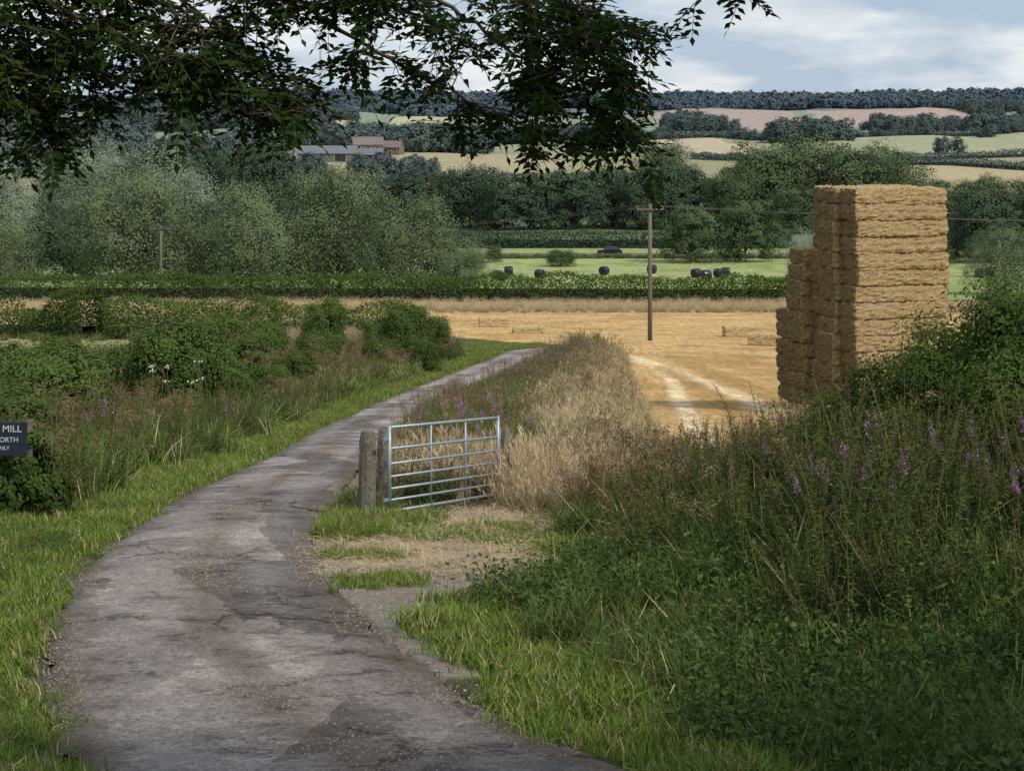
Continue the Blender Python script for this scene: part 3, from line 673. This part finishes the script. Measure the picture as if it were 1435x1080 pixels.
# ------------------------------------------------------------------ overhanging ash
g=Geo()
gz=float(H(-4.6,10.5))
limbA=bez([(-4.6,10.5,gz-.3),(-4.55,10.5,-2.2),(-4.4,10.4,0),(-4.5,10.2,3),(-4.3,10,7)],20); V,F=tube(limbA,np.linspace(.34,.12,20),12); g.add(V,F,1)
limb=bez([(-4.4,10.4,.2),(-3.6,9.8,1.2),(-2.4,9.3,1.5),(-.8,9.1,1.5),(.6,9,1.35),(1.0,9,1.1)],24); V,F=tube(limb,np.linspace(.11,.015,24),8); g.add(V,F,1)
br_=[
 ([(-3.1,1.2),(-2.48,.83),(-1.96,.55),(-1.62,.33),(-1.36,.18),(-1.1,.12)],1.35),
 ([(-3.2,1.0),(-2.7,.55),(-2.38,.3),(-2.26,.04)],1.6),
 ([(-2.7,1.1),(-2.25,.62),(-2.1,.38),(-2.0,.22)],1.2),
 ([(-2.6,1.2),(-2.0,.8),(-1.5,.62),(-1.25,.40),(-1.1,.22)],1.35),
 ([(-1.7,1.3),(-1.1,.75),(-.75,.5),(-.54,.38),(-.34,.27),(-.13,.16),(.08,.05),(.28,-.07)],.85),
 ([(-1.2,1.3),(-.5,.8),(-.2,.58),(.02,.4),(.25,.24),(.44,.10),(.58,.02)],1.0),
 ([(-.6,1.3),(-.1,.85),(.2,.68),(.4,.62),(.55,.58)],1.3),
 ([(-2.2,1.3),(-1.5,.82),(-1.1,.7),(-.8,.66)],1.2),
 ([(-.3,1.3),(.05,.75),(.12,.5),(.16,.3)],.8),
 ([(.5,1.3),(.75,1.0),(.92,.86),(1.08,.80)],.16),
 ([(-1.3,1.3),(-.8,.85),(-.45,.66),(-.3,.45)],.9),
 ([(.0,1.25),(.3,.7),(.42,.4),(.52,.2)],.9),
 ([(-1.9,1.3),(-1.6,.75),(-1.45,.5),(-1.5,.3)],1.2),
 ([(-3.3,1.2),(-2.6,.95),(-2.2,.85),(-1.8,.75)],1.6),
 ([(-2.9,1.2),(-2.5,.8),(-2.45,.5),(-2.42,.10)],1.5)]
def compound(o,d,n=9,rl=.19):
    d=d/np.linalg.norm(d); s=np.cross(d,[0,0,1.]); s/=max(np.linalg.norm(s),1e-6); up=np.cross(s,d); rl=rl*U(.7,1.2)
    t=np.linspace(.25,1,(n+1)//2); P=o+d*rl*t[:,None]-np.array([0,0,1.])*(.04*t**2)[:,None]
    V,F=tube(np.array([o,o+d*rl*.5-[0,0,.008],P[-1]]),.0018,3); g.add(V,F,1)
    C0=np.concatenate([P[:-1],P[:-1],P[-1:]]); k=len(P)-1
    DD=np.concatenate([np.tile(d*.5+s,(k,1)),np.tile(d*.5-s,(k,1)),[d]])+rng.normal(size=(2*k+1,3))*.22-[0,0,.14]
    V,F=leaves(C0,DD,np.tile(up,(2*k+1,1))+rng.normal(size=(2*k+1,3))*.5,U(.045,.075,2*k+1),.027); g.add(V,F,0,np.repeat(np.clip(U(-.1,.6)+U(0,.3,2*k+1),0,1),4))
for bi,(pp,wt) in enumerate(br_):
    off=U(-.5,.5); P=np.array([(x,9+off*(.3+.7*q/len(pp)),z) for q,(x,z) in enumerate(pp)])
    P[0]=limb[np.argmin(np.abs(limb[:,0]-P[0,0]))]
    P=bez(P,30); P[1:-1]+=rng.normal(size=(28,3))*.009
    V,F=tube(P,np.linspace(.013,.0035,30),5); g.add(V,F,1)
    ntw=int(23*wt)
    for q in range(ntw):
        t=U(.28,1.0); i=min(int(t*29),28); o=P[i]; tan=P[i+1]-P[i]; tan/=np.linalg.norm(tan)
        d=tan*.45+rng.normal(size=3)*[.9,.6,.5]+[0,0,-.08]; d/=np.linalg.norm(d); L=U(.08,.38)*min(1,1.25-t*.5)
        tw=np.array([o,o+d*L*.5+[0,0,.012],o+d*L-[0,0,.015]]); V,F=tube(tw,[.005,.0035,.002],4); g.add(V,F,1)
        for c in range(int(U(4,8))):
            f=U(.2,1); compound(o+d*L*f,d*.6+rng.normal(size=3)*[.8,.7,.5]+[0,0,-.15])
ash=g.obj('ash_tree',[M_ash,M_bark])
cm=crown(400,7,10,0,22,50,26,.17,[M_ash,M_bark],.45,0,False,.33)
o=bpy.data.objects.new('upper_crown',cm); o.location=(-4,8.5,2.2); link(o,ash)  # unseen crown mass added above to shade the hanging branches
ok=crown(410,12,10,5,20,40,18,.2,[M_mid,M_bark],.6,0,True,.34)
oo=bpy.data.objects.new('unseen_shade_oak',ok); oo.location=(8.5,2,float(H(8.5,2))); link(oo)  # out-of-view oak added to cast shade over the foreground

# ------------------------------------------------------------------ gate
ge=empty('field_gate',(-1.62,24.5,float(H(-1.62,24.5))+.05))
ang=math.atan2(2.5,1.43); Lg=2.85; slope=(float(H(-.19,27))-float(H(-1.62,24.5)))/Lg+.012
def gp(s,z): return np.array([math.cos(ang)*s,math.sin(ang)*s,z+slope*s])
def gpart(nm,a,b,r,mat=M_galv,k=10):
    g=Geo(); V,F=tube(np.array([a,(a+b)/2,b]),r,k); g.add(V,F); g.obj(nm,[mat],True,parent=ge)
hs=[.04,.19,.34,.50,.67,.87,1.15]
for k,h in enumerate(hs): gpart(f'bar_{k+1}',gp(0,h),gp(Lg,h),.021 if k in(0,6) else .017)
gpart('hanging_stile',gp(0,.02),gp(0,1.17),.027); gpart('closing_stile',gp(Lg,.02),gp(Lg,1.17),.025)
gpart('upright_1',gp(Lg*.36,.04),gp(Lg*.36,1.15),.015); gpart('upright_2',gp(Lg*.68,.04),gp(Lg*.68,1.15),.015)
g=Geo()
for h in(.2,1.0):
    V,F=box(gp(-.07,h),(.14,.03,.04),ang); g.add(V,F)
g.obj('hinges',[M_galv],parent=ge)
def post(name,x,y,h,w,lean=0):
    g=Geo(); z0=float(H(x,y)); hz=np.linspace(-.4,h,12); P=np.stack([lean*hz/h,0*hz,hz],-1); R=np.full(12,w/2*1.1); R[-1]*=.7; R[-2]*=.93
    V,F=tube(P,R,12)
    V=V+rng.normal(size=V.shape)*[.007,.007,.004]; g.add(V,F); return g.obj(name,[M_post],False,(x,y,z0))
post('gate_post',-1.93,24.6,1.15,.21,.02); post('gate_post',-1.76,25.6,1.1,.14,-.02); post('gate_post',-.10,27.4,1.05,.12)
g=Geo(); V,F=tube(np.array([[0,0,.85],[.32,-.1,-.1]]),.05,6); g.add(V,F); g.obj('post_brace',[M_post],False,(-.10,27.35,float(H(-.1,27.35))))
scatter('rank_grass',pts(60,-2.2,-1.7,24.9,26.4),C_medd,.5,1.0,.2)
scatter('nettle_bed',pts(50,-2.1,-.4,26.2,28.5,lambda x,y:x<-1.6+(y-24.5)*.57-.4),C_nettle,.6,.9)
scatter('dry_grass',pts(120,-1.7,.8,27,30,lambda x,y:x>XR(y)+.9),C_dry,.6,.9,.25)

# ------------------------------------------------------------------ sign on ivy mound
se=empty('mill_sign',(-6.72,24.0,float(H(-6.72,24.0))))
M_sign=plain('slate_blue_paint',(.018,.028,.045),.5); M_txt=plain('white_lettering',(.6,.6,.6),.6,0,8,.1,0)
g=Geo(); V,F=box((0,0,1.05),(.90,.035,.44)); g.add(V,F); g.obj('board',[M_sign],parent=se)
g=Geo()
for x in(-.36,.36):
    V,F=box((x,.45,.5),(.07,.06,1.45)); g.add(V,F)
    V,F=box((x,.22,1.1),(.05,.4,.05)); g.add(V,F)
g.obj('legs',[M_post],parent=se)
for k,(t,z,s) in enumerate([('ABBOTT MILL',1.14,.125),('PRIVATE NORTH',1.01,.09),('ACCESS ONLY',.91,.07)]):
    c=bpy.data.curves.new(f'lettering_{k+1}','FONT'); c.body=t; c.size=s; c.align_x='CENTER'; c.extrude=.002; c.materials.append(M_txt)
    o=bpy.data.objects.new(f'lettering_{k+1}',c); o.location=(0,-.022,z); o.rotation_euler=(math.radians(90),0,0); link(o,se)
iv=crown(330,1.15,2.2,0,16,50,26,.06,[M_haw,M_bark],.85,0,True,.42,D=1.1,bushy=True)
place('ivy_mound',iv,-6.75,24.65,1.05,0,0,.98); place('ivy_mound',iv,-8.0,25.2,1.0,2)

# ------------------------------------------------------------------ straw bales
def bale_geo(L,W,Hh,seed,stick=200,rr=.12):
    r=np.random.default_rng(seed); g=Geo(); nx,ny,nz=44,18,8
    def face(a,b,na,nb,fix,sgn):
        u=np.linspace(-1,1,na+1); v=np.linspace(-1,1,nb+1); A,B=np.meshgrid(u,v,indexing='ij'); P=np.zeros(A.shape+(3,)); P[...,a]=A;P[...,b]=B;P[...,fix]=sgn
        i=np.arange(na)[:,None]*(nb+1); j=np.arange(nb)[None]; F=np.stack([i+j,i+nb+1+j,i+nb+2+j,i+j+1],-1).reshape(-1,4)
        return P.reshape(-1,3),(F if (sgn>0)!=(fix==1) else F[:,::-1])
    for a,b,na,nb,fx in((0,1,nx,ny,2),(0,2,nx,nz,1),(1,2,ny,nz,0)):
        for s in(-1,1):
            P,F=face(a,b,na,nb,fx,s)
            h=np.array([L,W,Hh])/2; q=P*h; inner=np.clip(q,-(h-rr),h-rr); dd=q-inner; p=inner+nrm(dd)*rr
            nn=(fbm(p[:,0]*2.2+p[:,2]*5+seed,p[:,1]*2.6+p[:,2]*9,1.9)-.5)*.15+(r.random(len(p))-.5)*.025
            p=p+nrm(dd)*nn[:,None]
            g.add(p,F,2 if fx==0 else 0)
    n=stick; p=(r.random((n,3))*2-1); ax=r.choice([1,2],n,p=[.75,.25]); p[:,0]*=.97; p[np.arange(n),ax]=np.sign(p[np.arange(n),ax]); c=p*np.array([L,W,Hh*.9])/2*.97
    o=np.zeros((n,3)); o[np.arange(n),ax]=np.sign(p[np.arange(n),ax]); D=o*.3+nrm(r.normal(size=(n,3))*[1,1,.6]); V,F=leaves(c,D,o+nrm(r.normal(size=(n,3))),r.uniform(.07,.20,n),.013); g.add(V,F,1,np.repeat(r.uniform(0,1,n),4))
    return g
BL,BW,BH=3.36,.94,.515
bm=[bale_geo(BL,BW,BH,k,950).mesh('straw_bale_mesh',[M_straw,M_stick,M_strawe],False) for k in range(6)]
a=math.radians(21); sx,sy=10.58,57.0
hsx=empty('straw_bale_stack',(sx,sy,float(H(sx,sy))-.1)); hsx.rotation_euler=(0,0,a)
k=0
for colm,nl in enumerate([14,14,14,10,6]):
    offs=[0,-.20,.18,-.12,.10][colm]
    for l in range(nl):
        o=bpy.data.objects.new(f'bale_{k+1}',bm[rng.integers(6)]); k+=1
        o.location=(BL/2+U(-.05,.05)+offs+.06*math.sin(l*.9+colm*2),.47+colm*1.06+U(-.03,.03),BH/2+l*.507+U(-.008,.008)); o.rotation_euler=(U(-.012,.012),U(-.012,.012),U(-.02,.02)+(math.pi if U()<.5 else 0))
        o.scale=(1,1,U(.96,1.01)); link(o,hsx)
sb=[bale_geo(2.3,1.0,.75,40+k,500).mesh('field_bale_mesh',[M_straw,M_stick,M_straw],False) for k in range(2)]
for x,y,r in[(15.6,127,.1),(15.7,114,-.35),(-1.4,143,.05)]:
    o=bpy.data.objects.new('straw_bale',sb[0]); o.location=(x,y,float(H(x,y))+.36); o.rotation_euler=(0,0,r); link(o)
o=bpy.data.objects.new('straw_bale',sb[1]); o.location=(1.2,132,float(H(1.2,132))+.12); link(o)
scatter('loose_straw',pts(500,8,15,54,60),C_strawb,1.5,3,.05)

M_wrap=plain('black_bale_wrap',(.012,.013,.016),.35,0,6,.3,.2,.02)
def wrapped():
    g=Geo(); x=np.array([-.6,-.58,-.5,-.3,0,.3,.5,.58,.6]); r=np.array([.35,.52,.6,.63,.64,.63,.6,.52,.35]); V,F=tube(np.stack([x,0*x,0*x+.62],-1),r,20); g.add(V,F,0)
    return g.mesh('wrapped_bale_mesh',[M_wrap])
wm=wrapped()
for x,y in[(-7.6,252),(-8.5,256),(-1.4,254),(-.5,268),(-2.0,258),(3.9,260),(13.3,268),(27,258),(26,262),(30.5,265),(29.2,262),(66,262),(68.5,266),(20.5,272)]:
    o=bpy.data.objects.new('wrapped_bale',wm); o.location=(x,y,float(H(x,y))); o.rotation_euler=(0,0,U(-1,1.5)); o.scale=(1.05,1.05,1.05); link(o)

# ------------------------------------------------------------------ valley road + car
g=Geo(); xs=np.linspace(-120,160,120); V=[]
for y in(316.5,322.5): V.append(np.stack([xs,np.full(120,y)+0*xs,H(xs,np.full(120,float(y)))+.12],-1))
V=np.stack(V,1).reshape(-1,3); i=np.arange(119)[:,None]*2
g.add(V,i+np.array([[0,2,3,1]])); g.obj('main_road',[plain('pale_tarmac',(.19,.17,.19),.8,0,2,.2,.1)])
scatter('roadside_grass',pts(1400,-60,100,311,316),C_medd,1.2,2.2)
cz=float(H(17,319))+.13
ce=empty('car',(16.8,319,cz))
M_car=plain('dark_blue_car_paint',(.012,.018,.04),.25,.3,2,.1,0); M_glass=plain('car_glass',(.03,.035,.04),.08,0,2,.1,0); M_tyre=plain('tyre',(.015,.015,.015),.8); M_hub=plain('alloy_wheel',(.5,.5,.52),.35,.8,5,.1,0)
def prism(name,prof,y0,y1,mat,taper=0):
    g=Geo(); P=np.array(prof,float); n=len(P)
    zmax=P[:,1].max(); zmin=P[:,1].min(); tp=taper*(P[:,1]-zmin)/(zmax-zmin)
    A=np.stack([P[:,0],y0+tp,P[:,1]],-1); B=np.stack([P[:,0],y1-tp,P[:,1]],-1)
    k=np.arange(n); g.add(np.concatenate([A,B]),[np.stack([k,(k+1)%n,(k+1)%n+n,k+n],-1),k[::-1][None],(k+n)[None]]); o=g.obj(name,[mat],parent=ce)
    bv=o.modifiers.new('bevel','BEVEL'); bv.width=.05; bv.segments=2; return o
prism('body',[(-2.1,.32),(-2.14,.6),(-2.05,.86),(-1.1,.98),(1.7,1.0),(2.05,.9),(2.12,.55),(2.05,.32),(1.75,.3),(1.62,.55),(1.3,.66),(.98,.55),(.86,.28),(-.92,.28),(-1.04,.55),(-1.35,.66),(-1.66,.55),(-1.78,.3)],-.86,.86,M_car)
prism('windows',[(-1.1,.97),(-.42,1.38),(1.2,1.40),(1.85,.99)],-.80,.80,M_glass,.14)
prism('roof',[(-.45,1.375),(-.3,1.45),(1.1,1.46),(1.3,1.39)],-.68,.68,M_car,.04)
for k,(x,y) in enumerate([(-1.35,-.8),(1.3,-.8),(-1.35,.8),(1.3,.8)]):
    g=Geo(); V,F=tube(np.array([[x,y-.1,.31],[x,y,.31],[x,y+.1,.31]]),.31,18); g.add(V,F,0); V,F=tube(np.array([[x,y-.112,.31],[x,y+.112,.31]]),.19,14); g.add(V,F,1); g.obj(f'wheel_{k+1}',[M_tyre,M_hub],parent=ce)

# ------------------------------------------------------------------ poles and wires
def pole(x,y,h,arm=1.1,ra=0):
    e=empty('telegraph_pole',(x,y,float(H(x,y)))); g=Geo(); V,F=tube(np.array([[0,0,-.3],[0,0,h*.5],[0,0,h]]),[.16,.14,.11],10); g.add(V,F); g.obj('shaft',[M_post],True,parent=e)
    g=Geo(); V,F=box((0,-.16,h-.35),(arm*2,.1,.1),ra); g.add(V,F)
    for s in(-.9,0,.9):
        V,F=tube(np.array([[s*arm,-.16,h-.3],[s*arm,-.16,h-.1]]),.05,6); g.add(V,F)
    g.obj('crossarm',[M_post],parent=e); return e
pole(9.0,121,8.9,.9); pole(-38.8,205,8.2,1.2); pole(-120,190,8); pole(95,140,9); pole(141,700,14,1.5)
def wires(a,b,arm=1.0):
    g=Geo(); t=np.linspace(0,1,30)[:,None]
    for s in(-.9,0,.9):
        A=np.array(a,float)+[s*arm,0,0]; B=np.array(b,float)+[s*arm,0,0]; P=A*(1-t)+B*t-np.array([0,0,1.])*(4*t*(1-t)*1.1); V,F=tube(P,.009,4); g.add(V,F)
    g.obj('overhead_wires',[M_wire])
zt=lambda x,y,h:float(H(x,y))+h-.1
wires((-38.8,205,zt(-38.8,205,8.2)),(-120,190,zt(-120,190,8))); wires((-38.8,205,zt(-38.8,205,8.2)),(9,121,zt(9,121,8.9))); wires((9,121,zt(9,121,8.9)),(95,140,zt(95,140,9)))
M_wp=plain('white_paint',(.75,.75,.75),.5,0,4,.05,0)
g=Geo(); V,F=tube(np.array([[0,0,-.2],[0,0,3],[0,0,5.6]]),[.16,.14,.12],8); g.add(V,F); V,F=box((0,-.14,4.4),(.7,.06,.5)); g.add(V,F); g.obj('white_marker_pole',[M_wp],False,(67,255,float(H(67,255))))

mx,my=-310.,3000.; e=empty('radio_mast',(mx,my,float(H(mx,my)))); g=Geo(); hm=92
cs=[(1.5,0),(-.75,1.3),(-.75,-1.3)]
for c in cs: V,F=tube(np.array([[c[0],c[1],0],[c[0],c[1],hm]]),.34,4); g.add(V,F)
for q in range(36):
    z0=q*hm/36; z1=z0+hm/36
    for w in range(3):
        A,B=cs[w],cs[(w+1)%3]; V,F=tube(np.array([[A[0],A[1],z0],[B[0],B[1],z1]]),.17,3); g.add(V,F)
V,F=tube(np.array([[0,0,hm],[0,0,hm+10]]),.25,4); g.add(V,F); g.obj('lattice',[plain('painted_mast_steel',(.25,.27,.3),.6)],parent=e)

# ------------------------------------------------------------------ farm buildings
M_brick=plain('red_brick',(.20,.135,.115),.9,0,1.5,.3); M_slate=plain('slate_roof',(.15,.16,.19),.7,0,1,.25); M_tile=plain('brown_tile_roof',(.18,.155,.15),.8,0,1,.25); M_clad=plain('barn_cladding',(.13,.14,.14),.8,0,1,.3); M_dark=plain('dark_opening',(.02,.02,.025),.3); M_frame=plain('white_frames',(.6,.6,.6),.6)
def building(name,x,y,w,d,h,rh,ra,wm_,rm,win=(),chim=()):
    e=empty(name,(x,y,float(H(x,y))-.3)); e.rotation_euler=(0,0,ra)
    g=Geo(); W,D=w/2,d/2
    V=[(-W,-D,0),(W,-D,0),(W,D,0),(-W,D,0),(-W,-D,h),(W,-D,h),(W,D,h),(-W,D,h),(-W,0,h+rh),(W,0,h+rh)]
    g.add(V,[np.array([[0,1,5,4],[2,3,7,6]]),np.array([[1,2,6,9,5],[3,0,4,8,7]])]); g.obj('walls',[wm_],parent=e)
    g=Geo(); o=.5
    for s in(-1,1):
        sl=rh/D
        V=[(-W-o,s*(D+o),h-o*sl),(W+o,s*(D+o),h-o*sl),(W+o,0,h+rh),(-W-o,0,h+rh)]; V=[(a,b_,c+.12) for a,b_,c in V]+[(a,b_,c+.32) for a,b_,c in V]
        g.add(V,np.array([[0,1,2,3],[4,5,6,7],[0,1,5,4],[1,2,6,5],[2,3,7,6],[3,0,4,7]]))
    g.obj('roof',[rm],parent=e)
    for k,(a,b_,ww,hh) in enumerate(win):
        g=Geo(); V,F=box((a,-D-.03,b_),(ww+.3,.1,hh+.3)); g.add(V,F,0); V,F=box((a,-D-.07,b_),(ww,.1,hh)); g.add(V,F,1); g.obj('door' if b_-hh/2<.4 else f'window_{k+1}',[M_frame,M_dark],parent=e)
    for a in chim:
        g=Geo(); V,F=box((a,0,h+rh+.5),(1.1,1.1,2.2)); g.add(V,F); g.obj('chimney',[M_brick],parent=e)
building('brick_farmhouse',-70,900,14,8,5.6,3.4,.15,M_brick,M_tile,[(-4.5,4.2,1.3,1.3),(0,4.2,1.3,1.3),(4.5,4.2,1.3,1.3),(-4.5,1.5,1.5,1.4),(4.5,1.5,1.5,1.4),(0,1.2,1.2,2.2)],(-5.5,5.5))
building('slate_barn',-84,845,26,10,4,3.2,.05,M_clad,M_slate,[(-6,2,5,3.6),(6,2,5,3.6)])
building('open_barn',-66,850,14,9,3.2,2.6,-.1,M_clad,M_slate,[(0,1.6,6,3)])
building('brick_cottage',-58,905,9,7,4,2.8,-.3,M_brick,M_tile,[(-2.4,2.6,1.2,1.2),(2.4,2.6,1.2,1.2),(0,1.2,1.0,2.0)],(3.5,))

# ------------------------------------------------------------------ light + sky
S=Vector((.66,-.60,.90)).normalized()
el=math.asin(S.z); az=math.atan2(S.x,S.y)
sun=bpy.data.lights.new('sun','SUN'); sun.energy=3.3; sun.angle=math.radians(5.0); sun.color=(1,.93,.82)
so=bpy.data.objects.new('sun',sun); so.rotation_euler=S.to_track_quat('Z','Y').to_euler(); link(so)
w=bpy.data.worlds.new('World'); scene.world=w; w.use_nodes=True; nt=w.node_tree; bg=nt.nodes['Background']
sk=N(nt,'ShaderNodeTexSky',sky_type='NISHITA'); sk.sun_disc=False; sk.sun_elevation=el; sk.sun_rotation=az
tc=nt.nodes.new('ShaderNodeTexCoord').outputs['Generated']
mp=N(nt,'ShaderNodeMapping'); mp.inputs['Scale'].default_value=(1,1,3.6); mp.inputs['Location'].default_value=(.35,.2,.4); nt.links.new(tc,mp.inputs[0])
c1=noise(nt,9,6,mp.outputs[0],.52); c2=noise(nt,17,4,mp.outputs[0],.55)
cl=mixc(nt,ramp(nt,c2,[(.35,0.),(.60,1.)]),(7.6,8.4,9.2),(10.6,10.9,11.1))
blue=mixc(nt,.72,sk.outputs[0],(5.2,7.0,9.4))
c=mixc(nt,ramp(nt,c1,[(.42,.12),(.56,.92)]),blue,cl)
nt.links.new(c,bg.inputs[0]); bg.inputs[1].default_value=.082

# ------------------------------------------------------------------ camera
cam=bpy.data.cameras.new('camera'); co=bpy.data.objects.new('camera',cam); link(co)
co.location=(0,0,0); co.rotation_euler=(math.radians(90),0,0)
cam.sensor_width=36; cam.lens=36*2600/1435; cam.shift_y=-340/1435; cam.clip_end=20000; cam.clip_start=.1
scene.camera=co
scene.view_settings.view_transform='Standard'; scene.view_settings.look='None'; scene.view_settings.exposure=0
